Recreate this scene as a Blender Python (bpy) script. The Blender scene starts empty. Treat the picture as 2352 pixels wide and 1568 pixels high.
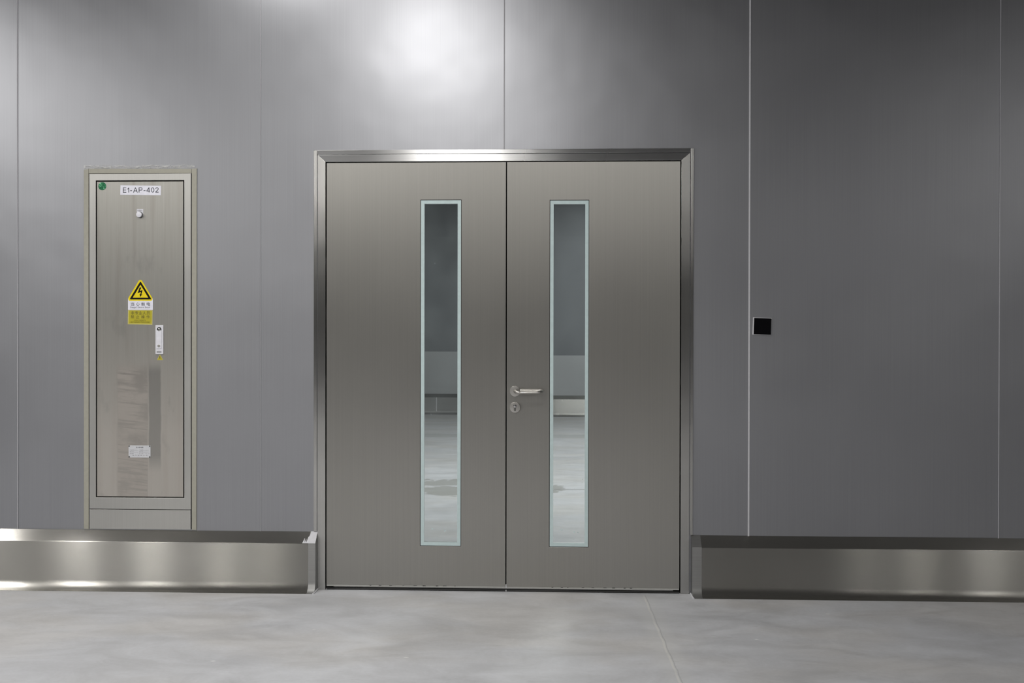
import bpy, bmesh, math, random
from mathutils import Vector, Matrix
random.seed(7)
SC = bpy.context.scene
COL = SC.collection

# ------------------------------------------------------------------ camera
F = 2450.0                      # focal length in pixels of the 2352 px wide frame
CAM = Vector((0.0, -5.243, 1.2626))
YAW, PITCH, ROLL = map(math.radians, (-2.3998, 0.3426, -0.1001))
fw = Vector((math.sin(YAW)*math.cos(PITCH), math.cos(YAW)*math.cos(PITCH), -math.sin(PITCH)))
rt0 = Vector((math.cos(YAW), -math.sin(YAW), 0.0))
dn0 = fw.cross(rt0)
RT = rt0*math.cos(ROLL) + dn0*math.sin(ROLL)
DN = -rt0*math.sin(ROLL) + dn0*math.cos(ROLL)
cd = bpy.data.cameras.new('camera')
cam = bpy.data.objects.new('camera', cd); COL.objects.link(cam)
cd.sensor_width = 36.0; cd.lens = F/2352*36.0; cd.clip_end = 100
m = Matrix.Identity(4)
for i, a in enumerate((RT, -DN, -fw)):
    for k in range(3): m[k][i] = a[k]
m.translation = CAM
cam.matrix_world = m
SC.camera = cam

def P(px, py, Y=0.0):           # the point of the plane y = Y (or a floor height) measured in the photo
    v = fw*F + RT*(px-1176) + DN*(py-784)
    t = (Y - CAM.y)/v.y
    return CAM + v*t
def X(px, py=800, Y=0.0): return P(px, py, Y).x
def Z(py, px=1150, Y=0.0): return P(px, py, Y).z
def G(px, py):                  # point of the floor
    v = fw*F + RT*(px-1176) + DN*(py-784)
    return CAM + v*(-CAM.z/v.z)

# ------------------------------------------------------------------ light and exposure
SC.view_settings.view_transform = 'Standard'; SC.view_settings.look = 'None'
SC.view_settings.exposure = 0.0; SC.view_settings.gamma = 1.0
SC.view_settings.use_curve_mapping = False
SC.cycles.use_denoising = True
SC.cycles.sample_clamp_indirect = 4.0
W = bpy.data.worlds.new('world'); SC.world = W; W.use_nodes = True
W.node_tree.nodes['Background'].inputs[0].default_value = (0.9, 0.95, 1.0, 1)
W.node_tree.nodes['Background'].inputs[1].default_value = 0.0
CEIL = 3.6
def lamp(x, y, e, sx=0.32, sy=None, col=(1.0, 0.98, 0.945), z=CEIL-0.05):
    l = bpy.data.lights.new('ceiling_or_fill_lamp', 'AREA'); o = bpy.data.objects.new('ceiling_or_fill_lamp', l)
    COL.objects.link(o); o.location = (x, y, z)
    l.energy = e; l.color = col
    if sy is None: l.shape = 'DISK'; l.size = sx
    else: l.shape = 'RECTANGLE'; l.size = sx; l.size_y = sy
    return o
E0 = 48
lamp(-0.86, -2.44, 50, .42)
lamp(-1.5, -0.6, 15, .5)  # added fill light close to the wall, brightens its upper left
for yy in (-4.7, -7.0, -9.3, -11.6, -14.0): lamp(-0.86, yy, E0-8)
for yy in (-2.2, -4.6, -7.0, -9.9, -12.6): lamp(-4.9, yy, E0+22)
for yy in (-5.6, -7.9, -10.7, -13.7): lamp(5.4, yy, E0-10)
for xx in (-3.0, 0.5, 4.0): lamp(xx, 3.4, 95, 1.2, 1.2)
lamp(1.2, 7.5, 90, .8, .8)

# ------------------------------------------------------------------ materials
MAT = {}
def nodes(name):
    m = bpy.data.materials.new(name); m.use_nodes = True
    MAT[name] = m
    return m, m.node_tree, m.node_tree.nodes['Principled BSDF']
def N(nt, kind, **kw):
    n = nt.nodes.new(kind)
    for k, v in kw.items():
        if k in n.inputs: n.inputs[k].default_value = v
        else: setattr(n, k, v)
    return n
def coords(nt, scale=(1, 1, 1), loc=(0, 0, 0), rot=(0, 0, 0)):
    g = N(nt, 'ShaderNodeNewGeometry')
    mp = N(nt, 'ShaderNodeMapping', Scale=scale, Location=loc, Rotation=rot)
    nt.links.new(g.outputs['Position'], mp.inputs[0])
    return mp.outputs[0]
def noise(nt, scale, s=1.0, detail=4, rough=0.5, loc=(0, 0, 0), rot=(0, 0, 0), dist=0.0):
    n = N(nt, 'ShaderNodeTexNoise', Scale=s, Detail=detail, Roughness=rough, Distortion=dist)
    nt.links.new(coords(nt, scale, loc, rot), n.inputs['Vector'])
    return n.outputs['Fac']
def rng(nt, src, a, b, c, d, smooth=False):
    r = N(nt, 'ShaderNodeMapRange'); r.clamp = True
    if smooth: r.interpolation_type = 'SMOOTHSTEP'
    for i, v in enumerate((a, b, c, d)): r.inputs[i+1].default_value = v
    nt.links.new(src, r.inputs[0]); return r.outputs[0]
def mth(nt, op, a, b=None):
    n = N(nt, 'ShaderNodeMath', operation=op)
    for i, v in enumerate((a, b)):
        if v is None: continue
        if isinstance(v, (int, float)): n.inputs[i].default_value = v
        else: nt.links.new(v, n.inputs[i])
    return n.outputs[0]
def mixc(nt, fac, a, b):
    n = N(nt, 'ShaderNodeMix', data_type='RGBA')
    if isinstance(fac, (int, float)): n.inputs[0].default_value = fac
    else: nt.links.new(fac, n.inputs[0])
    for i, v in ((6, a), (7, b)):
        if isinstance(v, tuple): n.inputs[i].default_value = (*v, 1)
        else: nt.links.new(v, n.inputs[i])
    return n.outputs[2]

def steel(name, col, rough, grain='X', aniso=0.9, metallic=1.0, streak=0.06, blotch=0.05, bump=0.0):
    """brushed sheet; grain = direction of the brush lines"""
    m, nt, b = nodes(name)
    sc = {'X': (1.2, 60, 420), 'Z': (420, 60, 1.2)}[grain]
    fine = noise(nt, sc, 1.0, 3)
    big = noise(nt, (1, 1, 1), 1.7, 3, loc=(3, 1, 7))
    f = mth(nt, 'ADD', rng(nt, fine, .3, .7, -streak, streak), rng(nt, big, .3, .7, -blotch, blotch))
    mul = mth(nt, 'ADD', f, 1.0)
    vm = N(nt, 'ShaderNodeVectorMath', operation='SCALE'); vm.inputs[0].default_value = col
    nt.links.new(mul, vm.inputs['Scale']); nt.links.new(vm.outputs[0], b.inputs['Base Color'])
    b.inputs['Metallic'].default_value = metallic
    r = mth(nt, 'MULTIPLY', rough, mth(nt, 'ADD', 1.0, rng(nt, big, .3, .7, -.06, .06)))
    nt.links.new(r, b.inputs['Roughness'])
    if aniso:
        b.inputs['Anisotropic'].default_value = aniso
        t = N(nt, 'ShaderNodeCombineXYZ', X=1.0)
        nt.links.new(t.outputs[0], b.inputs['Tangent'])
        b.inputs['Anisotropic Rotation'].default_value = 0.25 if grain == 'X' else 0.0
    if bump:
        w = noise(nt, (1, 1, 1), 2.2, 2, loc=(11, 0, 5))
        bp = N(nt, 'ShaderNodeBump', Strength=1.0, Distance=bump)
        nt.links.new(w, bp.inputs['Height']); nt.links.new(bp.outputs[0], b.inputs['Normal'])
    return m
def plain(name, col, rough=0.5, metallic=0.0, spec=0.5, coat=0.0):
    m, nt, b = nodes(name)
    n = noise(nt, (1, 1, 1), 60, 3)
    c = mixc(nt, rng(nt, n, .3, .7, 0, 1), tuple(v*0.96 for v in col), tuple(min(1, v*1.04) for v in col))
    nt.links.new(c, b.inputs['Base Color'])
    b.inputs['Roughness'].default_value = rough; b.inputs['Metallic'].default_value = metallic
    b.inputs['Specular IOR Level'].default_value = spec
    b.inputs['Coat Weight'].default_value = coat
    return m

steel('wall_panel', (0.345, 0.35, 0.373), 0.39, 'Z', 0.0, 0.85, 0.03, 0.02, bump=0.004)
steel('door_steel', (0.43, 0.42, 0.395), 0.42, 'Z', 0.85, 0.9, 0.03, 0.02)
steel('frame_across', (0.52, 0.52, 0.52), 0.28, 'X', 0.85, 1.0, 0.05, 0.04, bump=0.002)
steel('frame_upright', (0.48, 0.475, 0.46), 0.26, 'Z', 0.8, 1.0, 0.05, 0.04, bump=0.003)
steel('skirting_steel', (0.395, 0.385, 0.36), 0.22, 'X', 1.0, 0.90, 0.02, 0.03)
def brush_normals(m, width):
    """fine horizontal brush grooves: the micro-normals fan out in the vertical direction only"""
    nt = m.node_tree; b = nt.nodes['Principled BSDF']
    g = N(nt, 'ShaderNodeNewGeometry')
    tot = None
    for i in range(2):
        w = N(nt, 'ShaderNodeTexWhiteNoise', noise_dimensions='3D')
        nt.links.new(coords(nt, (997+i*313, 1511, 1733+i*101)), w.inputs['Vector'])
        tot = w.outputs['Value'] if tot is None else mth(nt, 'ADD', tot, w.outputs['Value'])
    dz = mth(nt, 'MULTIPLY', mth(nt, 'SUBTRACT', tot, 1.0), width)
    c = N(nt, 'ShaderNodeCombineXYZ'); nt.links.new(dz, c.inputs[2])
    a = N(nt, 'ShaderNodeVectorMath', operation='ADD'); nt.links.new(g.outputs['Normal'], a.inputs[0]); nt.links.new(c.outputs[0], a.inputs[1])
    n = N(nt, 'ShaderNodeVectorMath', operation='NORMALIZE'); nt.links.new(a.outputs[0], n.inputs[0])
    nt.links.new(n.outputs[0], b.inputs['Normal'])
steel('cap_steel', (0.36, 0.36, 0.355), 0.40, 'X', 0.3, 0.9, 0.05, 0.08)
steel('cabinet_frame', (0.53, 0.525, 0.505), 0.42, 'Z', 0.5, 0.8, 0.03, 0.08)
brush_normals(MAT['skirting_steel'], .37)
steel('satin_metal', (0.52, 0.505, 0.48), 0.28, 'X', 0.0, 1.0, 0.02, 0.02)
steel('polished', (0.7, 0.7, 0.7), 0.15, 'X', 0.0, 1.0, 0.0, 0.0)

# stained cabinet door: water runs and glue smears over brushed steel
def cabinet_door_mat():
    m, nt, b = nodes('cabinet_door')
    base = mixc(nt, rng(nt, noise(nt, (260, 1, 1.2), 1, 3), .3, .7, 0, 1), (0.426, 0.418, 0.389), (0.467, 0.459, 0.430))
    runs = noise(nt, (22, 1, 1.1), 1, 3, 0.6, loc=(2, 0, 3))
    runs = rng(nt, runs, .45, .72, 0, 1, True)
    c = mixc(nt, mth(nt, 'MULTIPLY', runs, .55), base, (0.353, 0.324, 0.295))
    g = N(nt, 'ShaderNodeNewGeometry'); s = N(nt, 'ShaderNodeSeparateXYZ'); nt.links.new(g.outputs['Position'], s.inputs[0])
    x, z = s.outputs[0], s.outputs[2]
    xa, xb, xc = X(268), X(342), X(372)
    ed = mth(nt, 'ADD', x, rng(nt, noise(nt, (1, 1, 9), 1, 3), .3, .7, -.003, .003))
    band = mth(nt, 'MULTIPLY', rng(nt, ed, xa, xa+.012, 0, 1), rng(nt, ed, xb-.006, xb, 1, 0))
    low = rng(nt, z, Z(860), Z(830), 1, 0, True)
    cz = N(nt, 'ShaderNodeCombineXYZ')
    nt.links.new(mth(nt, 'MULTIPLY', x, 4.0), cz.inputs[0])
    nt.links.new(mth(nt, 'MULTIPLY', mth(nt, 'ADD', z, mth(nt, 'MULTIPLY', x, .11)), 75.0), cz.inputs[2])
    sn = N(nt, 'ShaderNodeTexNoise', Scale=1.0, Detail=4.0, Roughness=.6); nt.links.new(cz.outputs[0], sn.inputs['Vector'])
    smear = sn.outputs['Fac']
    blot = noise(nt, (5, 1, 7), 1, 4, 0.6, loc=(7, 0, 4))
    sm = mth(nt, 'MULTIPLY', rng(nt, smear, .40, .50, 0, 1), rng(nt, blot, .38, .50, 0, 1))
    bl = mth(nt, 'MULTIPLY', band, low)
    dust = rng(nt, z, Z(1000), Z(700), 1, 0)
    c = mixc(nt, mth(nt, 'MULTIPLY', dust, .6), c, (.56, .52, .48))
    c = mixc(nt, mth(nt, 'MULTIPLY', bl, .75), c, (.37, .345, .32))
    sm = mth(nt, 'MULTIPLY', bl, sm)
    c = mixc(nt, mth(nt, 'MULTIPLY', sm, .9), c, (.49, .455, .42))
    # darker run right of the smeared band
    dk = mth(nt, 'MULTIPLY', rng(nt, ed, xb, xb+.006, 0, 1), rng(nt, ed, xc-.006, xc, 1, 0))
    dk = mth(nt, 'MULTIPLY', dk, mth(nt, 'MULTIPLY', low, rng(nt, z, Z(1090), Z(1050), 0, 1)))
    c = mixc(nt, mth(nt, 'MULTIPLY', dk, .7), c, (0.271, 0.267, 0.254))
    # cloudy smudges higher up
    cl = rng(nt, noise(nt, (9, 1, 4), 1, 4, .6, loc=(4, 0, 9)), .56, .72, 0, 1, True)
    c = mixc(nt, mth(nt, 'MULTIPLY', cl, .35), c, (0.295, 0.287, 0.271))
    nt.links.new(c, b.inputs['Base Color'])
    nt.links.new(mth(nt, 'SUBTRACT', .85, mth(nt, 'MULTIPLY', dust, .25)), b.inputs['Metallic'])
    nt.links.new(mth(nt, 'ADD', .40, mth(nt, 'MULTIPLY', sm, .10)), b.inputs['Roughness'])
    b.inputs['Anisotropic'].default_value = 0.6
    t = N(nt, 'ShaderNodeCombineXYZ', X=1.0); nt.links.new(t.outputs[0], b.inputs['Tangent'])
    return m
cabinet_door_mat()

plain('tape', (0.37, 0.36, 0.305), 0.45)
plain('sealant', (0.62, 0.62, 0.65), 0.55)
plain('sealant_dark', (0.36, 0.36, 0.38), 0.5)
plain('sealant_mid', (0.46, 0.46, 0.49), 0.5)
plain('black_gap', (0.012, 0.012, 0.012), 0.7)
plain('rubber', (0.02, 0.02, 0.02), 0.6)
plain('white_label', (0.82, 0.82, 0.91), 0.45)
plain('ink', (0.03, 0.03, 0.045), 0.6)
plain('sign_black', (0.008, 0.007, 0.008), 0.7, spec=.15)
plain('ink_grey', (0.18, 0.18, 0.21), 0.6)
plain('sign_yellow', (0.86, 0.68, 0.012), 0.45, spec=.25)
plain('sticker_yellow', (0.48, 0.42, 0.03), 0.3)
plain('sticker_edge', (0.60, 0.55, 0.20), 0.3)
plain('olive_ink', (0.10, 0.085, 0.02), 0.5)
plain('plate_grey', (0.62, 0.63, 0.66), 0.4)
plain('plastic_white', (0.74, 0.74, 0.79), 0.35)
plain('plastic_cap', (0.78, 0.78, 0.84), 0.3)
plain('dark_metal', (0.05, 0.05, 0.05), 0.4, 0.6)
plain('grey_metal', (0.16, 0.158, 0.15), 0.45, 0.7)
plain('green_foil', (0.03, 0.20, 0.09), 0.25, 0.3)
plain('black_glass', (0.004, 0.004, 0.005), 0.12, 0.0, 0.3)
plain('white_rim', (0.75, 0.75, 0.78), 0.35)
plain('frit', (0.56, 0.68, 0.69), 0.35)
plain('ceiling_paint', (0.045, 0.045, 0.046), 0.7)
plain('spacer', (0.75, 0.78, 0.78), 0.35, 0.3)
plain('seal_white', (0.40, 0.40, 0.38), 0.5)
plain('dull_wall', (0.16, 0.165, 0.17), 0.6)
plain('room_wall', (0.15, 0.15, 0.15), 0.6)

def film():
    m, nt, b = nodes('clear_film')
    b.inputs['Base Color'].default_value = (.8, .8, .78, 1); b.inputs['Roughness'].default_value = .15
    n = noise(nt, (30, 1, 120), 1, 4, .6)
    nt.links.new(rng(nt, n, .42, .62, .08, .55), b.inputs['Alpha'])
    bp = N(nt, 'ShaderNodeBump', Strength=1.0, Distance=.01)
    nt.links.new(n, bp.inputs['Height']); nt.links.new(bp.outputs[0], b.inputs['Normal'])
film()

def glass_mat():
    m = bpy.data.materials.new('pane_glass'); m.use_nodes = True; MAT['pane_glass'] = m
    nt = m.node_tree; nt.nodes.clear()
    out = N(nt, 'ShaderNodeOutputMaterial')
    tr = N(nt, 'ShaderNodeBsdfTransparent', Color=(.90, .935, .94, 1))
    gl = N(nt, 'ShaderNodeBsdfGlossy', Color=(1, 1, 1, 1), Roughness=.02)
    fr = N(nt, 'ShaderNodeFresnel', IOR=1.45)
    mx = N(nt, 'ShaderNodeMixShader')
    nt.links.new(fr.outputs[0], mx.inputs[0]); nt.links.new(tr.outputs[0], mx.inputs[1]); nt.links.new(gl.outputs[0], mx.inputs[2])
    # dust film and small specks stuck on the pane
    df = N(nt, 'ShaderNodeBsdfDiffuse', Color=(.72, .80, .81, 1))
    vor = N(nt, 'ShaderNodeTexVoronoi', Scale=1.0); nt.links.new(coords(nt, (26, 1, 15)), vor.inputs['Vector'])
    sp = rng(nt, vor.outputs['Distance'], .030, .05, 1, 0)
    pick = rng(nt, noise(nt, (5, 1, 3), 1, 2, loc=(3, 0, 1)), .5, .56, 0, 1)
    sp = mth(nt, 'MULTIPLY', sp, pick)
    hz = rng(nt, noise(nt, (6, 1, 5), 1, 3, loc=(0, 0, 2)), .3, .7, .025, .055)
    fac = mth(nt, 'MAXIMUM', mth(nt, 'MULTIPLY', sp, .8), hz)
    m2 = N(nt, 'ShaderNodeMixShader'); nt.links.new(fac, m2.inputs[0])
    nt.links.new(mx.outputs[0], m2.inputs[1]); nt.links.new(df.outputs[0], m2.inputs[2])
    nt.links.new(m2.outputs[0], out.inputs[0])
glass_mat()

def floor_mat():
    m, nt, b = nodes('floor_screed')
    a = noise(nt, (.55, 1.3, 1), 2.2, 6, .6, dist=.6)
    c = noise(nt, (1.5, 2.6, 1), 1.9, 8, .68, loc=(5, 2, 0), rot=(0, 0, .35), dist=.9)
    fine = noise(nt, (1, 1, 1), 60, 3)
    k = mth(nt, 'ADD', mth(nt, 'MULTIPLY', rng(nt, a, .3, .7, -1, 1), .5), mth(nt, 'MULTIPLY', rng(nt, c, .3, .7, -1, 1), .8))
    k = mth(nt, 'ADD', k, mth(nt, 'MULTIPLY', rng(nt, fine, .3, .7, -1, 1), .15))
    col = mixc(nt, rng(nt, k, -.75, .75, 0, 1), (.452, .457, .475), (.585, .594, .622))
    warm = noise(nt, (1, 1.6, 1), 1.3, 3, .5, loc=(9, 4, 0))
    wv = mixc(nt, rng(nt, warm, .4, .65, 0, 1, True), (1, 1, 1), (1.0, .975, .935))
    mm = N(nt, 'ShaderNodeMix', data_type='RGBA', blend_type='MULTIPLY'); mm.inputs[0].default_value = 1
    nt.links.new(col, mm.inputs[6]); nt.links.new(wv, mm.inputs[7]); col = mm.outputs[2]
    # dark trowel strokes
    st = noise(nt, (1.6, 6.5, 1), 2.6, 6, .65, loc=(2, 7, 0), rot=(0, 0, .3), dist=1.4)
    col = mixc(nt, rng(nt, st, .60, .74, 0, .4, True), col, (.38, .385, .39))
    # pale specks
    v = N(nt, 'ShaderNodeTexVoronoi', Scale=1.0); nt.links.new(coords(nt, (3.5, 6, 1)), v.inputs['Vector'])
    col = mixc(nt, rng(nt, v.outputs['Distance'], .02, .045, .6, 0), col, (.85, .85, .83))
    g = N(nt, 'ShaderNodeNewGeometry'); s = N(nt, 'ShaderNodeSeparateXYZ'); nt.links.new(g.outputs['Position'], s.inputs[0])
    x, y = s.outputs[0], s.outputs[1]
    # sealed joint running away from the door
    A, B = G(1500, 1420), G(1552, 1545)
    d = (B-A).normalized()
    wob = rng(nt, noise(nt, (1, 4, 1), 2, 4), .3, .7, -.003, .003)
    dist = mth(nt, 'ADD', mth(nt, 'MULTIPLY', mth(nt, 'SUBTRACT', x, A.x), -d.y), mth(nt, 'MULTIPLY', mth(nt, 'SUBTRACT', y, A.y), d.x))
    dist = mth(nt, 'ADD', dist, wob)
    ad = mth(nt, 'ABSOLUTE', dist)
    near = rng(nt, y, -.02, -.08, 0, 1)
    line = mth(nt, 'MULTIPLY', mth(nt, 'MULTIPLY', rng(nt, ad, .002, .006, 1, 0), rng(nt, c, .35, .55, .25, 1)), near)
    col = mixc(nt, mth(nt, 'MULTIPLY', rng(nt, ad, .03, .07, .3, 0), near), col, (.60, .605, .60))
    col = mixc(nt, mth(nt, 'MULTIPLY', line, .6), col, (.70, .69, .655))
    # darker ridge line beside it
    rid = mth(nt, 'MULTIPLY', rng(nt, mth(nt, 'ABSOLUTE', mth(nt, 'SUBTRACT', dist, .009)), .0012, .003, 1, 0), near)
    col = mixc(nt, mth(nt, 'MULTIPLY', rid, .4), col, (.28, .28, .28))
    # wet stain in the far room
    def ell(c0, rx, ry):
        ex = mth(nt, 'DIVIDE', mth(nt, 'SUBTRACT', x, c0.x), rx); ey = mth(nt, 'DIVIDE', mth(nt, 'SUBTRACT', y, c0.y), ry)
        e = mth(nt, 'ADD', mth(nt, 'MULTIPLY', ex, ex), mth(nt, 'MULTIPLY', ey, ey))
        return e
    wn = noise(nt, (3.5, 4.0, 1), 1.6, 8, .75, dist=.6, loc=(3, 1, 0))
    wob2 = rng(nt, wn, .3, .7, -.9, .9)
    e1 = mth(nt, 'ADD', ell(G(1030, 1126), .30, .30), wob2)
    wet = rng(nt, e1, .85, .95, 1, 0)
    e2 = mth(nt, 'ADD', ell(G(1040, 1108), .42, .22), mth(nt, 'MULTIPLY', wob2, 1.4))
    wet = mth(nt, 'MAXIMUM', wet, rng(nt, e2, .85, .95, 1, 0))
    e3 = mth(nt, 'ADD', ell(G(1272, 1122), .10, .26), wob2)
    wet = mth(nt, 'MAXIMUM', wet, rng(nt, e3, .7, .8, 1, 0))
    col = mixc(nt, mth(nt, 'MULTIPLY', wet, .8), col, (.27, .27, .25))
    cr = G(1310, 1124)
    crk = mth(nt, 'ABSOLUTE', mth(nt, 'ADD', mth(nt, 'SUBTRACT', y, cr.y), rng(nt, noise(nt, (3, .01, 1), 1, 3), .3, .7, -.04, .04)))
    crk = mth(nt, 'MULTIPLY', rng(nt, crk, .012, .022, 1, 0), rng(nt, x, G(1272, 1123).x, G(1274, 1123).x, 0, 1))
    col = mixc(nt, mth(nt, 'MULTIPLY', crk, .8), col, (.2, .2, .19))
    yj0, yj1 = G(1012, 1004).y, G(1012, 996).y
    bn = mth(nt, 'MULTIPLY', rng(nt, y, yj0, yj0+.03, 0, 1), rng(nt, y, yj1-.03, yj1, 1, 0))
    col = mixc(nt, mth(nt, 'MULTIPLY', bn, .6), col, (.36, .37, .365))
    # dirty strip near the near wall
    nt.links.new(col, b.inputs['Base Color'])
    nt.links.new(rng(nt, c, .3, .7, .38, .55), b.inputs['Roughness'])
    b.inputs['Specular IOR Level'].default_value = .35
floor_mat()

# ------------------------------------------------------------------ mesh helpers
def BM(): return bmesh.new()
def box(bm, x0, x1, y0, y1, z0, z1, mi=0):
    v = [bm.verts.new((x, y, z)) for x in (x0, x1) for y in (y0, y1) for z in (z0, z1)]
    for f in ((0,1,3,2),(4,6,7,5),(0,4,5,1),(2,3,7,6),(0,2,6,4),(1,5,7,3)):
        bm.faces.new([v[i] for i in f]).material_index = mi
def prism(bm, pts, y0, y1, mi=0):
    """pts = outline in (x, z); front at y0 (nearer the camera), back at y1"""
    a = [bm.verts.new((x, y0, z)) for x, z in pts]; b = [bm.verts.new((x, y1, z)) for x, z in pts]
    fs = [bm.faces.new(a), bm.faces.new(b[::-1])]
    n = len(pts)
    for i in range(n): fs.append(bm.faces.new((a[i], b[i], b[(i+1) % n], a[(i+1) % n])))
    for f in fs: f.material_index = mi
def ring(bm, o, i, y0, y1, mi=0):
    """rectangular frame, o / i = (x0, x1, z0, z1)"""
    def q(r): return [(r[0], r[2]), (r[1], r[2]), (r[1], r[3]), (r[0], r[3])]
    O, I = q(o), q(i)
    v = {}
    for k, y in (('f', y0), ('b', y1)):
        v['o'+k] = [bm.verts.new((x, y, z)) for x, z in O]; v['i'+k] = [bm.verts.new((x, y, z)) for x, z in I]
    for j in range(4):
        k = (j+1) % 4
        for f in ((v['of'][j], v['of'][k], v['if'][k], v['if'][j]), (v['ob'][k], v['ob'][j], v['ib'][j], v['ib'][k]),
                  (v['of'][k], v['of'][j], v['ob'][j], v['ob'][k]), (v['if'][j], v['if'][k], v['ib'][k], v['ib'][j])):
            bm.faces.new(f).material_index = mi
def cyl(bm, cx, cz, r, y0, y1, n=40, mi=0, r1=None, x1=None, z1=None):
    r1 = r if r1 is None else r1; x1 = cx if x1 is None else x1; z1 = cz if z1 is None else z1
    a = [bm.verts.new((x1+r1*math.cos(t), y0, z1+r1*math.sin(t))) for t in [2*math.pi*k/n for k in range(n)]]
    b = [bm.verts.new((cx+r*math.cos(t), y1, cz+r*math.sin(t))) for t in [2*math.pi*k/n for k in range(n)]]
    fs = [bm.faces.new(a), bm.faces.new(b[::-1])]
    for k in range(n): fs.append(bm.faces.new((a[k], b[k], b[(k+1) % n], a[(k+1) % n])))
    for f in fs: f.material_index = mi
def tube(bm, pts, r, n=20, mi=0):
    pts = [Vector(p) for p in pts]; rings = []
    up = Vector((0, 0, 1))
    for i, p in enumerate(pts):
        t = (pts[min(i+1, len(pts)-1)] - pts[max(i-1, 0)]).normalized()
        u = (up - t*up.dot(t)).normalized(); w = t.cross(u)
        rings.append([bm.verts.new(p + (u*math.cos(a)+w*math.sin(a))*r) for a in [2*math.pi*k/n for k in range(n)]])
    for i in range(len(rings)-1):
        for k in range(n):
            bm.faces.new((rings[i][k], rings[i][(k+1) % n], rings[i+1][(k+1) % n], rings[i+1][k])).material_index = mi
    bm.faces.new(rings[0][::-1]); bm.faces.new(rings[-1])
def rrect(x0, x1, z0, z1, r, n=6):
    out = []
    for cx, cz, a0 in ((x1-r, z0+r, -90), (x1-r, z1-r, 0), (x0+r, z1-r, 90), (x0+r, z0+r, 180)):
        for k in range(n+1):
            a = math.radians(a0+90*k/n); out.append((cx+r*math.cos(a), cz+r*math.sin(a)))
    return out
def rpoly(pts, r, n=6):
    """outline with rounded corners"""
    out = []; L = len(pts)
    for i in range(L):
        p = Vector(pts[i]); a = (Vector(pts[i-1])-p).normalized(); b = (Vector(pts[(i+1) % L])-p).normalized()
        half = math.acos(max(-1, min(1, a.dot(b))))/2
        d = r/math.tan(half); c = p + (a+b).normalized()*(r/math.sin(half))
        s, e = p+a*d-c, p+b*d-c
        ang = s.angle(e); sg = 1 if s.x*e.y-s.y*e.x > 0 else -1
        for k in range(n+1):
            t = sg*ang*k/n; out.append((c.x+s.x*math.cos(t)-s.y*math.sin(t), c.y+s.x*math.sin(t)+s.y*math.cos(t)))
    return out
def obj(name, bm, mats, parent=None, bevel=0.0, smooth=False, seg=2):
    bmesh.ops.recalc_face_normals(bm, faces=bm.faces)
    if bevel:
        es = [e for e in bm.edges if len(e.link_faces) == 2 and e.calc_face_angle(0) > .5]
        bmesh.ops.bevel(bm, geom=es, offset=bevel, segments=seg, profile=.6, affect='EDGES', clamp_overlap=True)
    me = bpy.data.meshes.new(name); bm.to_mesh(me); bm.free()
    for mm in (mats if isinstance(mats, (list, tuple)) else [mats]): me.materials.append(MAT[mm])
    o = bpy.data.objects.new(name, me); COL.objects.link(o)
    if smooth:
        for p in me.polygons: p.use_smooth = True
        me.set_sharp_from_angle(angle=math.radians(35))
    if parent is not None:
        o.parent = parent
        if parent.type == 'EMPTY': o.matrix_parent_inverse = Matrix.Translation(-parent.location)
    return o
def tag(o, label=None, cat=None, group=None, kind=None):
    for k, v in (('label', label), ('category', cat), ('group', group), ('kind', kind)):
        if v: o[k] = v
    return o
def struct(name, bm, mats, label=None, cat=None, **kw):
    return tag(obj(name, bm, mats, **kw), label, cat, kind='structure')
def empty(name, loc):
    o = bpy.data.objects.new(name, None); COL.objects.link(o); o.location = loc; o.empty_display_size = .1
    return o
def text(bm, s, x0, x1, z0, z1, y, mi=0, stretch=True, bold=0.0):
    """lettering filling the given box on the plane y, facing the camera"""
    c = bpy.data.curves.new('t', 'FONT'); c.body = s; c.resolution_u = 3; c.offset = bold
    o = bpy.data.objects.new('t', c); COL.objects.link(o)
    dg = bpy.context.evaluated_depsgraph_get(); dg.update()
    me = bpy.data.meshes.new_from_object(o.evaluated_get(dg))
    xs = [v.co.x for v in me.vertices]; zs = [v.co.y for v in me.vertices]
    kx = (x1-x0)/(max(xs)-min(xs)); kz = (z1-z0)/(max(zs)-min(zs))
    ax, az = min(xs), min(zs)
    vs = [bm.verts.new((x0+(v.co.x-ax)*kx, y, z0+(v.co.y-az)*kz)) for v in me.vertices]
    for p in me.polygons:
        try: bm.faces.new([vs[i] for i in p.vertices]).material_index = mi
        except ValueError: pass
    bpy.data.objects.remove(o); bpy.data.curves.remove(c); bpy.data.meshes.remove(me)

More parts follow.
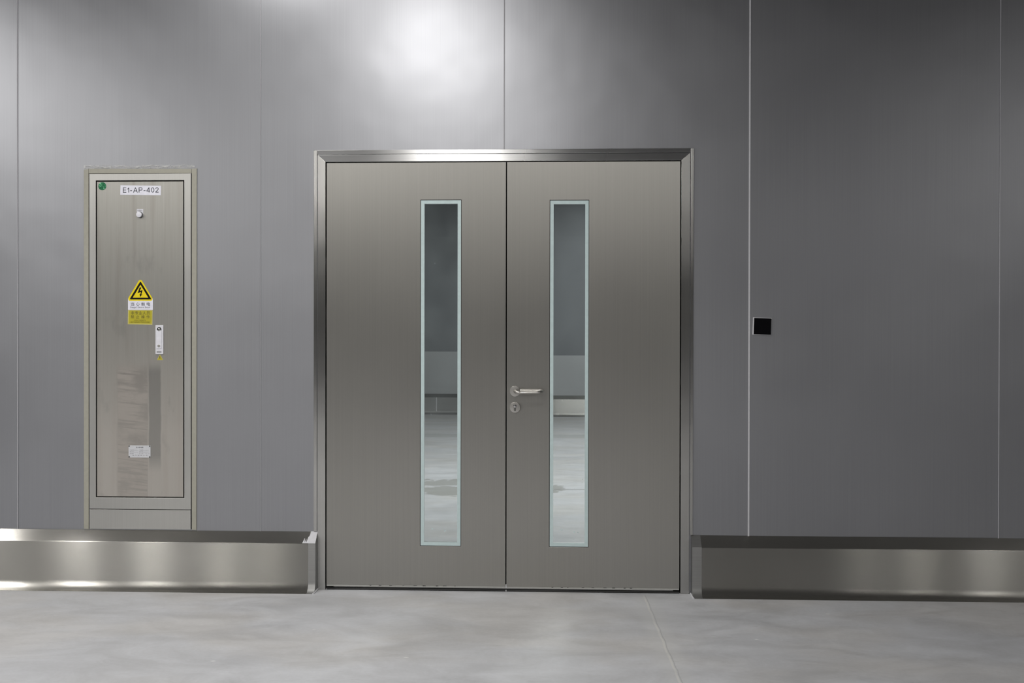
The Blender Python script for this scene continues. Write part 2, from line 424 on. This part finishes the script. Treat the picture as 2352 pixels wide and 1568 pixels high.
# the characters E1-AP-402, cap height 100
def ribbon(cl, w, closed=False):
    """quads of a stroke of width w along the centre line cl"""
    n = len(cl); L, R = [], []
    for i, p in enumerate(cl):
        a = Vector(cl[(i-1) % n] if closed or i else cl[0]); b = Vector(cl[(i+1) % n] if closed or i < n-1 else cl[-1])
        d = (b-a).normalized(); q = Vector((-d.y, d.x))*w/2
        L.append((p[0]+q.x, p[1]+q.y)); R.append((p[0]-q.x, p[1]-q.y))
    return [[L[i], L[(i+1) % n], R[(i+1) % n], R[i]] for i in range(n if closed else n-1)]
def glyph_layers():
    ar = lambda cx, cy, rx, ry, a0, a1, n=14: [(cx+rx*math.cos(math.radians(a0+(a1-a0)*k/n)), cy+ry*math.sin(math.radians(a0+(a1-a0)*k/n))) for k in range(n+1)]
    dash = (38, [[[(0, 31), (38, 31), (38, 43), (0, 43)]]])
    E = (66, [[[(0, 0), (66, 0), (66, 12), (13, 12), (13, 45), (62, 45), (62, 57), (13, 57), (13, 88), (65, 88), (65, 100), (0, 100)]]])
    one = (35, [[[(22, 0), (35, 0), (35, 100), (27, 100), (20, 88), (8, 78), (0, 74), (0, 62), (12, 67), (22, 75)]]])
    A = (88, [[[(0, 0), (14, 0), (44, 86), (38, 100)], [(88, 0), (50, 100), (44, 86), (74, 0)], [(38, 100), (44, 86), (50, 100)]], [[(20, 28), (68, 28), (64, 40), (24, 40)]]])
    Pp = (72, [[[(0, 0), (13, 0), (13, 100), (0, 100)]], ribbon([(10, 94)] + ar(43, 70.5, 22.5, 23.5, 90, -90) + [(10, 47)], 12)])
    four = (68, [[[(42, 0), (54, 0), (54, 100), (42, 100)]], [[(0, 23), (68, 23), (68, 35), (0, 35)]], [[(0, 35), (14, 35), (43, 79), (43, 100)]]])
    zero = (62, [ribbon(ar(31, 50, 25, 44, 0, 360, 40)[:-1], 12, True)])
    two = (62, [ribbon(ar(31, 70, 24, 24, 175, -20, 16) + [(46, 50), (32, 36), (16, 22), (8, 8)], 12), [[(0, 0), (62, 0), (62, 12), (0, 12)]]])
    return [E, one, dash, A, Pp, dash, four, zero, two]
def glyphs(bm, x0, x1, z0, z1, y):
    G_ = glyph_layers(); gap = 19
    tot = sum(g[0] for g in G_) + gap*(len(G_)-1)
    kx = (x1-x0)/tot; kz = (z1-z0)/100; x = 0
    for w, layers in G_:
        for li, polys in enumerate(layers):
            for p in polys: bm.faces.new([bm.verts.new((x0+(x+a)*kx, y-.00008*li, z0+b*kz)) for a, b in p])
        x += w+gap

# ------------------------------------------------------------------ the room
XL, XR, YB, YF = -9.0, 11.0, -20.0, 11.75
bm = BM(); box(bm, XL, XR, YB, YF+.3, -.1, 0); struct('floor', bm, 'floor_screed', 'pale grey concrete screed floor with trowel marks', 'floor')
bm = BM(); box(bm, XL, XR, YB, YF+.3, CEIL, CEIL+.1); struct('ceiling', bm, 'ceiling_paint')
bm = BM(); box(bm, XL-.1, XL, YB, YF+.3, 0, CEIL); struct('wall_left', bm, 'room_wall')
bm = BM(); box(bm, XR, XR+.1, YB, YF+.3, 0, CEIL); struct('wall_right', bm, 'room_wall')
bm = BM(); box(bm, XL, XR, YB-.1, YB, 0, CEIL); struct('wall_front', bm, 'room_wall')

SEAM = [-2.703, -1.470, -0.260, 0.937, 2.135]
# door opening and cabinet opening in the wall
DX0, DX1, DZ1 = X(731), X(1583), Z(354)
CX0, CX1, CZ0, CZ1 = X(206), X(440), Z(1214, 300), Z(399, 300)
TH = .06
def panel(bm, x0, x1, ya, yb, hole=None):
    """one sandwich panel; its two long edges stand at depths ya and yb"""
    g = .002
    x0 += g; x1 -= g
    start = len(bm.verts)
    if hole is None: box(bm, x0, x1, 0, TH, 0, CEIL)
    elif hole == 'cab': ring(bm, (x0, x1, 0, CEIL), (CX0, CX1, CZ0, CZ1), 0, TH)
    elif hole == 'doorL':
        prism(bm, [(x0, 0), (DX0, 0), (DX0, DZ1), (x1, DZ1), (x1, CEIL), (x0, CEIL)], 0, TH)
    elif hole == 'doorR':
        prism(bm, [(DX1, 0), (x1, 0), (x1, CEIL), (x0, CEIL), (x0, DZ1), (DX1, DZ1)], 0, TH)
    bm.verts.ensure_lookup_table()
    for v in bm.verts[start:]:
        if v.co.y < .001:
            t = (v.co.x-x0)/(x1-x0); v.co.y += ya*(1-t) + yb*t
bm = BM()
panel(bm, -9.0, -7.8, 0, 0); panel(bm, -7.8, -6.4, 0, 0); panel(bm, -6.4, -5.1, 0, 0); panel(bm, -5.1, -3.9, 0, 0)
panel(bm, -3.9, SEAM[0], .000, .001)
panel(bm, SEAM[0], SEAM[1], .003, .000, 'cab')
panel(bm, SEAM[1], SEAM[2], .001, .000, 'doorL')
panel(bm, SEAM[2], SEAM[3], .000, .001, 'doorR')
panel(bm, SEAM[3], SEAM[4], .000, .003)
panel(bm, SEAM[4], 3.335, .000, .001)
x = 3.335
while x < XR-.1: panel(bm, x, min(x+1.2, XR), 0, 0); x += 1.2
box(bm, -9, DX0, TH, TH+.03, 0, CEIL); box(bm, DX1, XR, TH, TH+.03, 0, CEIL); box(bm, DX0, DX1, TH, TH+.03, DZ1, CEIL)
wall = struct('wall_back', bm, 'wall_panel', 'satin grey metal panel wall with vertical joints', 'wall')
for i, (sx, w) in enumerate(zip(SEAM, (.0016, .0012, .0026, .0036, .0018))):
    bm = BM()
    z0 = DZ1+.02 if i == 2 else .282
    box(bm, sx-w, sx+w, -.0015, .004, z0, CEIL)
    obj('joint_sealant', bm, ('sealant_mid', 'sealant_mid', 'sealant_dark', 'sealant', 'sealant_mid')[i], wall, bevel=.0006)

# far wall of the room behind the door
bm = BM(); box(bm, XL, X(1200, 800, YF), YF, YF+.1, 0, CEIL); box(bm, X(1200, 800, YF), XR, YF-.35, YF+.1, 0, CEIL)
steel('far_panel', (0.20, 0.21, 0.225), 0.45, 'Z', 0.0, 0.8, 0.03, 0.02)  # darker upper tone, set against the reflection painted below
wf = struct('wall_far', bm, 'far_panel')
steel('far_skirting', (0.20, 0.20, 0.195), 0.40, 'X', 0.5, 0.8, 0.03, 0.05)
steel('reflection_band', (0.47, 0.48, 0.49), 0.42, 'Z', 0.0, 0.7, 0.03, 0.02)  # paler metal stands in for a reflection on the lower far wall
bm = BM(); box(bm, XL, X(1200, 800, YF)-.002, YF-.012, YF, .2, P(1012, 807, YF).z); obj('reflection_band', bm, 'reflection_band', wf)
bm = BM(); box(bm, X(1200, 800, YF), XR, YF-.362, YF-.35, .2, P(1307, 816, YF-.35).z); obj('reflection_band', bm, 'reflection_band', wf)

# ------------------------------------------------------------------ coved skirting
ZT = Z(1217, 365); ZTF = P(365, 1244.5, -.055).z
def profile(off=0.0):
    p = [(0.0, ZT+off), (-.055-off, ZTF+off)]
    R = .046
    for k in range(0, 11):
        t = math.pi/2*k/10
        p.append((-.055-R-off+R*math.cos(t), R-R*math.sin(t)+ .0005))
    p.append((-.055-R-off, 0.0)); p.append((0.0, 0.0))
    return p
def skirting(bm, x0, x1, y=0.0, off=0.0, sc=1.0, mi=0):
    pr = profile(off)
    a = [bm.verts.new((x0, y+q[0]*sc, q[1]*sc)) for q in pr]; b = [bm.verts.new((x1, y+q[0]*sc, q[1]*sc)) for q in pr]
    n = len(pr)
    for i in range(n): bm.faces.new((a[i], a[(i+1) % n], b[(i+1) % n], b[i])).material_index = mi
    bm.faces.new(a[::-1]).material_index = mi; bm.faces.new(b).material_index = mi
def bev_skirt(name, x0, x1, y=0.0, sc=1.0, label=None):
    bm = BM(); skirting(bm, x0, x1, y, 0, sc)
    bmesh.ops.recalc_face_normals(bm, faces=bm.faces)
    es = [e for e in bm.edges if abs(e.verts[0].co.x-e.verts[1].co.x) > .5 and abs(e.verts[0].co.z-ZTF*sc) < 1e-4]
    bmesh.ops.bevel(bm, geom=es, offset=.0028, segments=3, profile=.5, affect='EDGES')
    return struct(name, bm, 'skirting_steel', label, 'skirting', smooth=True)
SXL, SXR = X(729.5, 1230), X(1587.5, 1240)
bl = bev_skirt('baseboard_left', XL, SXL, label='coved brushed steel skirting running left of the double door')
br = bev_skirt('baseboard_right', SXR, XR, label='coved brushed steel skirting running right of the double door')
bm = BM(); skirting(bm, SXL-.034, SXL+.001, 0, .0012); obj('end_cap', bm, 'cap_steel', bl, smooth=True)
bm = BM(); skirting(bm, SXR-.001, SXR+.044, 0, .0012); obj('end_cap', bm, 'cap_steel', br, smooth=True)
# torn pale film left on the sloped top beside the frame, and pale sealant round the foot
def slope_y(z): return -.055*(ZT-z)/(ZT-ZTF)
bm = BM()
pts = [(0, 0), (.014, .0), (.020, .35), (.024, .55), (.030, 1), (.027, .8), (.034, .98), (.037, .7), (.041, 1)]
top = [(SXL-.0005-u, ZT) for u in (0, .030)]
poly = [(SXL, 0), (SXL-.030, 0), (SXL-.034, .35), (SXL-.040, .5), (SXL-.044, .95), (SXL-.048, .6), (SXL-.052, .95), (SXL-.056, .55), (SXL-.064, 1), (SXL, 1)]
def onslope(x, t, o=.0022): return (x, -.055*t-o*.7, ZT+(ZTF-ZT)*t+o*.7)
bm.faces.new([bm.verts.new(onslope(x, t)) for x, t in poly])
obj('film_scrap', bm, 'sealant', bl)
for s, sx, pa in ((1, SXL, bl), (-1, SXR, br)):
    bm = BM()
    tube(bm, [(sx+s*.003, -.004, .003), (sx+s*.003, -.05, .003), (sx+s*.002, -.075, .002), (sx, -.103, .001)], .004, 8)
    tube(bm, [(sx+s*.003, -.003, .003), (sx+s*.003, -.003, .15), (sx+s*.003, -.003, ZT-.01)], .0026, 8)
    obj('corner_sealant', bm, 'sealant', pa, smooth=True)
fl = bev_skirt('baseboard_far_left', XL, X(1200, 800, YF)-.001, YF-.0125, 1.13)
fr_ = bev_skirt('baseboard_far_right', X(1200, 800, YF), XR, YF-.363, 1.13)
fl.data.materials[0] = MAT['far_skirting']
bm = BM(); xj = X(1003, 920, YF-.05); box(bm, xj-.006, xj+.006, YF-.079, YF-.060, .05, ZTF*1.13); obj('joint_sealant', bm, 'sealant', fl)

# ------------------------------------------------------------------ door frame
fx0, fx1 = X(748.7), X(1563.6)
ftz = Z(370.6)
ox0, ox1 = X(730.5), X(1583.5); otz = Z(354)
trim = empty('trim_1', (X(1156), 0, 0)); tag(trim, 'polished steel frame around the double door', 'door frame', kind='structure')
YFR = -.012
bm = BM(); prism(bm, [(ox0, otz), (ox1, otz), (fx1, ftz), (fx0, ftz)], YFR, .055)
obj('frame_head', bm, 'frame_across', trim, bevel=.0012)
bm = BM(); prism(bm, [(ox0, 0), (fx0, 0), (fx0, ftz), (ox0, otz)], YFR, .055)
obj('frame_jamb', bm, 'frame_upright', trim, bevel=.0012)
bm = BM(); prism(bm, [(fx1, 0), (ox1, 0), (ox1, otz), (fx1, ftz)], YFR, .055)
obj('frame_jamb', bm, 'frame_upright', trim, bevel=.0012)
# cover strip against the wall
cx0, cx1, ctz = X(721.3), X(1591.8), Z(343.3)
cover = ox0-.003
bm = BM(); box(bm, X(729), X(1585), -.009, .0, Z(352.8), ctz); obj('cover_strip', bm, 'frame_across', trim, bevel=.0012)
bm = BM(); box(bm, cx0, X(728.9), -.008, .0, ZT+.002, ctz); obj('cover_strip', bm, 'frame_upright', trim, bevel=.0012)
bm = BM(); box(bm, X(1585.3), cx1, -.008, .0, ZT+.002, ctz); obj('cover_strip', bm, 'frame_upright', trim, bevel=.0012)
# dark rebate behind the leaves
bm = BM(); ring(bm, (fx0, fx1, -.0, ftz), (fx0+.03, fx1-.03, .004, ftz-.03), .036, .05); 
obj('door_stop', bm, 'black_gap', trim)

# ------------------------------------------------------------------ the two leaves
YL = -.009; TL = .045
def leaf(name, x0, x1, win, label):
    z0, z1 = Z(1345.5), Z(372.8)
    root = empty(name, (x0, 0, z0)); tag(root, label, 'door', kind='structure')
    bm = BM(); ring(bm, (x0, x1, z0, z1), win, YL, YL+.043)
    obj('door_leaf', bm, 'door_steel', root, bevel=.0012)
    wx0, wx1, wz0, wz1 = win
    g = .0028
    bm = BM(); ring(bm, (wx0, wx1, wz0, wz1), (wx0+g, wx1-g, wz0+g, wz1-g), YL+.001, YL+.02)
    gk = obj('window_gasket', bm, 'rubber', root)
    wx0 += g; wx1 -= g; wz0 += g; wz1 -= g
    bm = BM(); box(bm, wx0, wx1, YL+.003, YL+.008, wz0, wz1)
    pane = obj('glass_pane', bm, 'pane_glass', root)
    fb = .0165
    bm = BM(); ring(bm, (wx0, wx1, wz0, wz1), (wx0+fb, wx1-fb, wz0+fb, wz1-fb), YL+.0005, YL+.0025)
    obj('frosted_border', bm, 'frit', pane)
    bm = BM(); ring(bm, (wx0, wx1, wz0, wz1), (wx0+fb-.002, wx1-fb+.002, wz0+fb-.002, wz1-fb+.002), YL+.010, YL+.038)
    obj('pane_spacer', bm, 'spacer', pane)
    # small square marks low on the glass
    for dx, dz, s in ((.058, .082, .0034), (.120, .072, .0034), (.138, .070, .0026)):
        if name == 'door_1' and s < .003: continue
        bm = BM(); box(bm, wx0+dx-s, wx0+dx+s, YL+.0022, YL+.0028, wz0+dz-s, wz0+dz+s)
        obj('glass_mark', bm, 'frit', pane)
    # bottom drop seal: pale edge strip with dark rubber lip
    bm = BM(); box(bm, x0+.001, x1-.001, YL+.0002, YL+.04, Z(1349.3), z0-.0003)
    sw = obj('door_sweep', bm, 'seal_white', root, bevel=.001)
    bm = BM(); tube(bm, [(x0+.001, YL+.010, .0052), (x1-.001, YL+.010, .0052)], .0050, 12)
    obj('rubber_lip', bm, 'rubber', sw, smooth=True)
    # chipped paint marks along the strip
    for k in range(9):
        a = x0 + (x1-x0)*(.25 + .06*k + random.uniform(-.02, .02)); w = random.uniform(.006, .022)
        bm = BM(); h = random.uniform(.0015, .003)
        zt = z0
        prism(bm, [(a, zt), (a+w, zt), (a+w*.8, zt-h), (a+w*.5, zt-h*.6), (a+w*.2, zt-h*1.2)][::-1], YL-.0006, YL+.0015)
        obj('chip', bm, 'rubber', sw)
    return root
w1 = (X(965.8, 850), X(1060, 850), Z(1253, 1012), Z(459, 1012))
w2 = (X(1262, 850), X(1352.5, 850), Z(1255.5, 1307), Z(459.5, 1307))
d1 = leaf('door_1', X(751), X(1161.8), w1, 'left leaf of the steel double door, without a handle')
d2 = leaf('door_2', X(1164.2), X(1561.2), w2, 'right leaf of the steel double door, with lever handle and lock')

# rebate strip behind the meeting edges
bm = BM(); box(bm, X(1155), X(1170), YL+.0435, YL+.055, Z(1345), Z(373)); obj('astragal', bm, 'black_gap', d1)
# lever handle
hc = P(1183, 898, YL); R26 = .0262
bm = BM(); cyl(bm, hc.x, hc.z, R26, YL-.008, YL, 56)
rose = obj('handle_rose', bm, 'satin_metal', d2, bevel=.0016, smooth=True, seg=3)
bx, bz = hc.x+.002, hc.z+.0005
def arc_pts():
    pts = [(bx, YL-.006, bz)]
    yo = YL-.058; r = .020; L = X(1244, 898, YL-.05)-bx
    for k in range(9):
        a = math.pi/2*k/8; pts.append((bx+r-r*math.cos(a), yo+r-r*math.sin(a), bz-.0006*k))
    for k in range(0, 11):
        t = k/10; pts.append((bx+r+(L-2*r)*t, yo, bz-.005+.0022*t))
    for k in range(1, 9):
        a = math.pi/2*k/8; pts.append((bx+L-r+r*math.sin(a), yo+r-r*math.cos(a), bz-.0028+.0006*k))
    # return bar back towards the rose, close to the leaf
    yr = YL-.016; r2 = .011; xe, ze = bx+L, bz+.0000
    for k in range(1, 7):
        a = math.pi/2*k/6; pts.append((xe-r2+r2*math.cos(a), yr-r2*(1-math.sin(a)) , ze+.0006*k))
    for k in range(1, 11): pts.append((xe-r2-(L-.034)*k/10, yr, ze+.0034))
    return pts
bm = BM(); tube(bm, arc_pts(), .0081, 24)
obj('lever_handle', bm, 'satin_metal', d2, smooth=True)
lc = P(1183, 935.3, YL)
bm = BM(); cyl(bm, lc.x, lc.z, R26, YL-.010, YL, 56)
esc = obj('lock_escutcheon', bm, 'satin_metal', d2, bevel=.0018, smooth=True, seg=3)
bm = BM()
pts = [(lc.x+.0085*math.cos(a), lc.z+.007+.0085*math.sin(a)) for a in [math.radians(-50+280*k/24) for k in range(25)]]
pts += [(lc.x-.0055, lc.z-.012), (lc.x-.004, lc.z-.0165), (lc.x, lc.z-.018), (lc.x+.004, lc.z-.0165), (lc.x+.0055, lc.z-.012)]
prism(bm, pts, YL-.0106, YL-.009)
obj('lock_cylinder', bm, 'grey_metal', esc)
bm = BM(); cyl(bm, lc.x, lc.z+.007, .0070, YL-.0135, YL-.0106, 28); obj('cylinder_plug', bm, 'polished', esc, bevel=.001, smooth=True)
bm = BM(); box(bm, lc.x-.001, lc.x+.006, YL-.0142, YL-.0134, lc.z+.0052, lc.z+.0070); obj('key_slot', bm, 'rubber', esc)

# ------------------------------------------------------------------ electrical cabinet
def R4(px0, px1, py0, py1, pyc=800, pxc=320): return (X(px0, pyc), X(px1, pyc), Z(py1, pxc), Z(py0, pxc))
cab = empty('electrical_cabinet', (X(322), 0, Z(1215, 322)))
tag(cab, 'tall flush brushed steel electrical cabinet with stained door, left of the double door', 'cabinet')
YC = -.007
o4 = R4(206.5, 439.5, 399, 1168.5); i4 = R4(221.7, 424.3, 414.5, 1142)
bm = BM(); ring(bm, o4, i4, YC, .055); obj('cabinet_frame', bm, 'cabinet_frame', cab, bevel=.0016)
bm = BM(); box(bm, i4[0]-.004, i4[1]+.004, .012, .05, i4[2]-.004, i4[3]+.004); obj('cabinet_body', bm, 'black_gap', cab)
dq = R4(224.2, 422.3, 417.2, 1139.6)
bm = BM(); box(bm, dq[0], dq[1], YC-.001, .011, dq[2], dq[3])
cdoor = obj('cabinet_door', bm, 'cabinet_door', cab, bevel=.0016)
bq = R4(206, 438.5, 1170, 1215)
bm = BM(); box(bm, bq[0], bq[1], -.004, .05, bq[2]+.001, bq[3]); obj('base_panel', bm, 'cabinet_frame', cab, bevel=.0008)
YD = YC-.001
# name label
lq = R4(277.5, 371.5, 426, 448.5)
bm = BM()
prism(bm, [(X(278), Z(447.6, 278)), (X(371), Z(448.8, 371)), (X(371.6), Z(427, 371)), (X(278.6), Z(425.8, 278))], YD-.0012, YD)
nl = obj('name_label', bm, 'white_label', cab)
bm = BM(); glyphs(bm, X(284), X(366), Z(442.6, 325), Z(431, 325), YD-.0016); obj('lettering', bm, 'ink', nl)
# indicator lamp
iq = P(322, 493, YD)
bm = BM(); prism(bm, rrect(X(316), X(330.5), Z(497, 322), Z(480.5, 322), .001), YD-.0012, YD)
tg = obj('indicator_tag', bm, 'plastic_white', cab)
bm = BM(); text(bm, '电源指示', X(317.5), X(329), Z(485.8, 322), Z(481.8, 322), YD-.0016); obj('lettering', bm, 'ink_grey', tg)
bm = BM(); cyl(bm, X(323.3), Z(493.8, 322), .0155, YD-.006, YD, 40)
bz_ = obj('indicator_lamp', bm, 'dark_metal', cab, bevel=.001, smooth=True)
bm = BM(); cyl(bm, X(323.3), Z(493.8, 322), .0135, YD-.018, YD-.006, 40)
obj('lamp_cap', bm, 'plastic_cap', bz_, bevel=.002, smooth=True)
# danger sign: triangle over white strip
def TP(px, py): return (X(px, 690), Z(py, 322))
bm = BM(); prism(bm, rrect(X(295.6, 700), X(352.6, 700), Z(711.3, 322), Z(685, 322), .001), YD-.0010, YD, 0)
prism(bm, rpoly([TP(292.6, 690.8), TP(355.4, 690.8), TP(324, 638.5)], .010), YD-.0013, YD-.0002, 1)
ds = obj('danger_sign', bm, ['white_label', 'sign_yellow'], cab)
bm = BM()
ot = [TP(299, 687.6), TP(350, 687.6), TP(324.3, 645.5)]
it = [TP(306.5, 683.6), TP(342.3, 683.6), TP(324.4, 653.8)]
oo = rpoly(ot, .0035, 4)
va = [bm.verts.new((x, YD-.0016, z)) for x, z in oo]; vb = [bm.verts.new((x, YD-.0016, z)) for x, z in it]
# strip of faces between the rounded outer outline and the sharp inner one
k5 = 5
for c in range(3):
    grp = va[c*k5:(c+1)*k5]
    for q in range(k5-1): bm.faces.new((grp[q], grp[q+1], vb[c]))
    nx = va[((c+1)*k5) % len(va)]
    bm.faces.new((grp[-1], nx, vb[(c+1) % 3], vb[c]))
bolt = [(322.3, 660), (326.6, 660), (322.8, 667.8), (329.2, 666.4), (326.4, 676.2), (328.7, 675.6), (323.6, 682), (322.1, 675), (324, 675.8), (325.4, 670.6), (317.9, 673)]
bm.faces.new([bm.verts.new((*[TP(a, b)[0]], YD-.0016, TP(a, b)[1])) for a, b in bolt])
obj('hazard_symbol', bm, 'sign_black', ds)
bm = BM()
for i, ch in enumerate('当心触电'):
    cx = 305.8 + 12.25*i; text(bm, ch, X(cx-4, 700), X(cx+4.2, 700), Z(702, 322), Z(694, 322), YD-.0016)
text(bm, 'Danger! Electric Shock', X(301, 700), X(346, 700), Z(708.6, 322), Z(703.4, 322), YD-.0016, 1)
obj('lettering', bm, ['ink', 'ink_grey'], ds)
# yellow caution sticker
bm = BM(); prism(bm, [TP(295, 744.6), TP(351.4, 745.6), TP(352, 712.2), TP(295.6, 711.8)], YD-.0008, YD, 0)
cs = obj('caution_sticker', bm, 'sticker_edge', cab)
bm = BM(); prism(bm, [TP(297, 742.5), TP(350, 743.3), TP(350.6, 713.6), TP(297.4, 713.2)], YD-.0011, YD-.0008, 0); obj('sticker_face', bm, 'sticker_yellow', cs)
bm = BM()
for i, ch in enumerate('非专业人员'):
    cx = 306.2 + 9.0*i; text(bm, ch, X(cx-3.7, 700), X(cx+3.7, 700), Z(722.5, 322), Z(714.6, 322), YD-.0015)
for i, ch in enumerate('禁止操作'):
    cx = 305.8 + 12.0*i; text(bm, ch, X(cx-3.7, 700), X(cx+3.9, 700), Z(731.3, 322), Z(723.8, 322), YD-.0015)
text(bm, "DON'T OPERATE", X(310.5, 700), X(336, 700), Z(736.6, 322), Z(734, 322), YD-.0015)
text(bm, "AUTHORIZED PEOPLE ONLY", X(301.5, 700), X(347, 700), Z(741, 322), Z(738, 322), YD-.0015)
obj('lettering', bm, 'olive_ink', cs)
# latch
lx0, lx1, lz0, lz1 = R4(359.5, 377.2, 746, 812.8, 780)
bm = BM(); prism(bm, rrect(lx0, lx1, lz0, lz1, .0015, 3), YD-.006, YD, 0)
lat = obj('latch_plate', bm, 'plastic_white', cab, bevel=.0010)
LX = lambda px: X(px, 780)
LZ = lambda py: Z(py, 368)
bm = BM()
pts = [(LX(368)+ .0112*math.cos(a), LZ(756.2)+.0112*math.sin(a)) for a in [math.pi*k/16 for k in range(17)]]
prism(bm, pts+[(LX(362.6), LZ(760.5)), (LX(373.3), LZ(760.5))], YD-.0066, YD-.0055); obj('finger_recess', bm, 'dark_metal', lat)
bm = BM(); cyl(bm, LX(368.3), LZ(757.4), .0078, YD-.0090, YD-.0065, 24); obj('thumb_button', bm, 'polished', lat, bevel=.001, smooth=True)
bm = BM(); prism(bm, rrect(LX(362.6), LX(373.4), LZ(800), LZ(758.2), .0035, 4), YD-.0088, YD-.0058); obj('pull_lever', bm, 'plastic_cap', lat, bevel=.0009)
bm = BM(); cyl(bm, LX(367.8), LZ(794.2), .0070, YD-.0100, YD-.0086, 28); obj('key_lock', bm, 'satin_metal', lat, bevel=.0006, smooth=True)
bm = BM(); box(bm, LX(362.2), LX(373.3), YD-.0066, YD-.0058, LZ(808.8), LZ(807)); obj('slot', bm, 'dark_metal', lat)
# small triangle sticker under the latch
bm = BM(); prism(bm, [TP(361.6, 826.6), TP(376.4, 826.6), TP(368.8, 813.6)], YD-.0008, YD); hs = obj('hazard_sticker', bm, 'sticker_edge', cab)
bm = BM(); prism(bm, [TP(363, 825.8), TP(375, 825.8), TP(368.8, 815)], YD-.0011, YD-.0008); obj('sticker_face', bm, 'sticker_yellow', hs)
bm = BM(); bm.faces.new([bm.verts.new((TP(368.4+(a-324)*.27, 820.2+(b-670)*.30)[0], YD-.0014, TP(368.4, 820.2+(b-670)*.30)[1])) for a, b in bolt]); obj('hazard_symbol', bm, 'olive_ink', hs)
# rating plate
pq = R4(297, 347.3, 1022.2, 1050, 1036)
bm = BM(); box(bm, pq[0], pq[1], YD-.0012, YD, pq[2], pq[3]); rp = obj('rating_plate', bm, 'plate_grey', cab, bevel=.0003)
for rx in (pq[0]+.0035, pq[1]-.0035):
    for rz in (pq[2]+.0035, pq[3]-.0035):
        bm = BM(); cyl(bm, rx, rz, .0032, YD-.0030, YD-.0010, 20); obj('rivet', bm, 'rubber', rp, bevel=.0006, smooth=True)
bm = BM()
RX = lambda px: X(px, 1036)
RZ = lambda py: Z(py, 322)
text(bm, '动力配电箱', RX(313.8), RX(330.8), RZ(1028.2), RZ(1025.2), YD-.0015, 0)
for r, (a, b) in enumerate((('产品型号', '产品编号'), ('额定电压', '额定电流'), ('防护等级', '出厂日期'))):
    zc = 1033 + 4.1*r
    text(bm, a, RX(300), RX(309), RZ(zc+1), RZ(zc-1.1), YD-.0015, 1); text(bm, b, RX(321.5), RX(330.5), RZ(zc+1), RZ(zc-1.1), YD-.0015, 1)
    if r < 2:
        box(bm, RX(309.6), RX(319), YD-.0015, YD-.0013, RZ(zc+1.3), RZ(zc+1.1), 1); box(bm, RX(331), RX(343), YD-.0015, YD-.0013, RZ(zc+1.3), RZ(zc+1.1), 1)
text(bm, '年', RX(336), RX(338.6), RZ(1042), RZ(1040), YD-.0015, 1); text(bm, '月', RX(342), RX(344.5), RZ(1042), RZ(1040), YD-.0015, 1)
text(bm, '电 气 有 限 公 司', RX(306), RX(340), RZ(1046), RZ(1043.8), YD-.0015, 1)
obj('lettering', bm, ['ink', 'ink_grey'], rp)
# green round sticker, crumpled foil
bm = BM(); gx, gz, gr = X(236.5, 430), Z(428, 236), .0200
c0 = bm.verts.new((gx+.002, YD-.0045, gz+.001)); rim = []; mid = []
for k in range(28):
    a = 2*math.pi*k/28
    mid.append(bm.verts.new((gx+gr*.55*math.cos(a+.1), YD-.0012-random.uniform(0, .0022), gz+gr*.55*math.sin(a+.1))))
    rim.append(bm.verts.new((gx+gr*math.cos(a), YD-.0006, gz+gr*math.sin(a))))
for k in range(28):
    bm.faces.new((c0, mid[k], mid[(k+1) % 28])); bm.faces.new((mid[k], rim[k], rim[(k+1) % 28], mid[(k+1) % 28]))
obj('round_sticker', bm, 'green_foil', cab)

# ------------------------------------------------------------------ tape and film round the cabinet
def strip(pts, label):
    bm = BM(); prism(bm, pts, -.0045, .0)
    return tag(obj('masking_tape', bm, 'tape', bevel=.0006), label, 'tape')
T = lambda px, py: (X(px, 800), Z(py, 320))
strip([T(193.2, 1215), T(204.2, 1215), T(204.2, 388), T(193.6, 389)], 'long vertical strip of beige tape along the left side of the cabinet')
strip([T(204.8, 398), T(440.5, 398.5), T(440.3, 388.5), T(204.8, 387)], 'horizontal strip of beige tape across the top of the cabinet')
strip([T(441.2, 1215), T(451.6, 1215), T(452.6, 387.5), T(441.2, 388)], 'long vertical strip of beige tape along the right side of the cabinet')
bm = BM(); rows = []
for j in range(4):
    rows.append([bm.verts.new((X(193+5.2*k, 385), -.0012-abs(random.gauss(0, .0016)) if 0 < j < 3 else -.0011, Z(386.6-j*2.6+(random.uniform(-1.2, 1.2) if j == 3 else 0), 320))) for k in range(50)])
for j in range(3):
    for k in range(49): bm.faces.new((rows[j][k], rows[j][k+1], rows[j+1][k+1], rows[j+1][k]))
tag(obj('plastic_film', bm, 'clear_film'), 'torn crinkled clear plastic film left above the top tape of the cabinet', 'film')

# ------------------------------------------------------------------ black wall switch
sw = empty('wall_switch', (X(1750, 749), 0, Z(749, 1750)))
tag(sw, 'small square black glass wall panel with a thin white rim, right of the double door', 'switch')
def SQ(px, py): return (X(px, 749), Z(py, 1750))
bm = BM(); prism(bm, [SQ(1728.2, 768.2), SQ(1770.3, 769.4), SQ(1772, 730.6), SQ(1729.6, 728.4)], -.008, .001); obj('switch_rim', bm, 'white_rim', sw, bevel=.001)
bm = BM(); prism(bm, [SQ(1730.2, 767.2), SQ(1769.8, 768.6), SQ(1771, 731.3), SQ(1731.4, 730)], -.011, -.0078); obj('switch_face', bm, 'black_glass', sw, bevel=.0006)
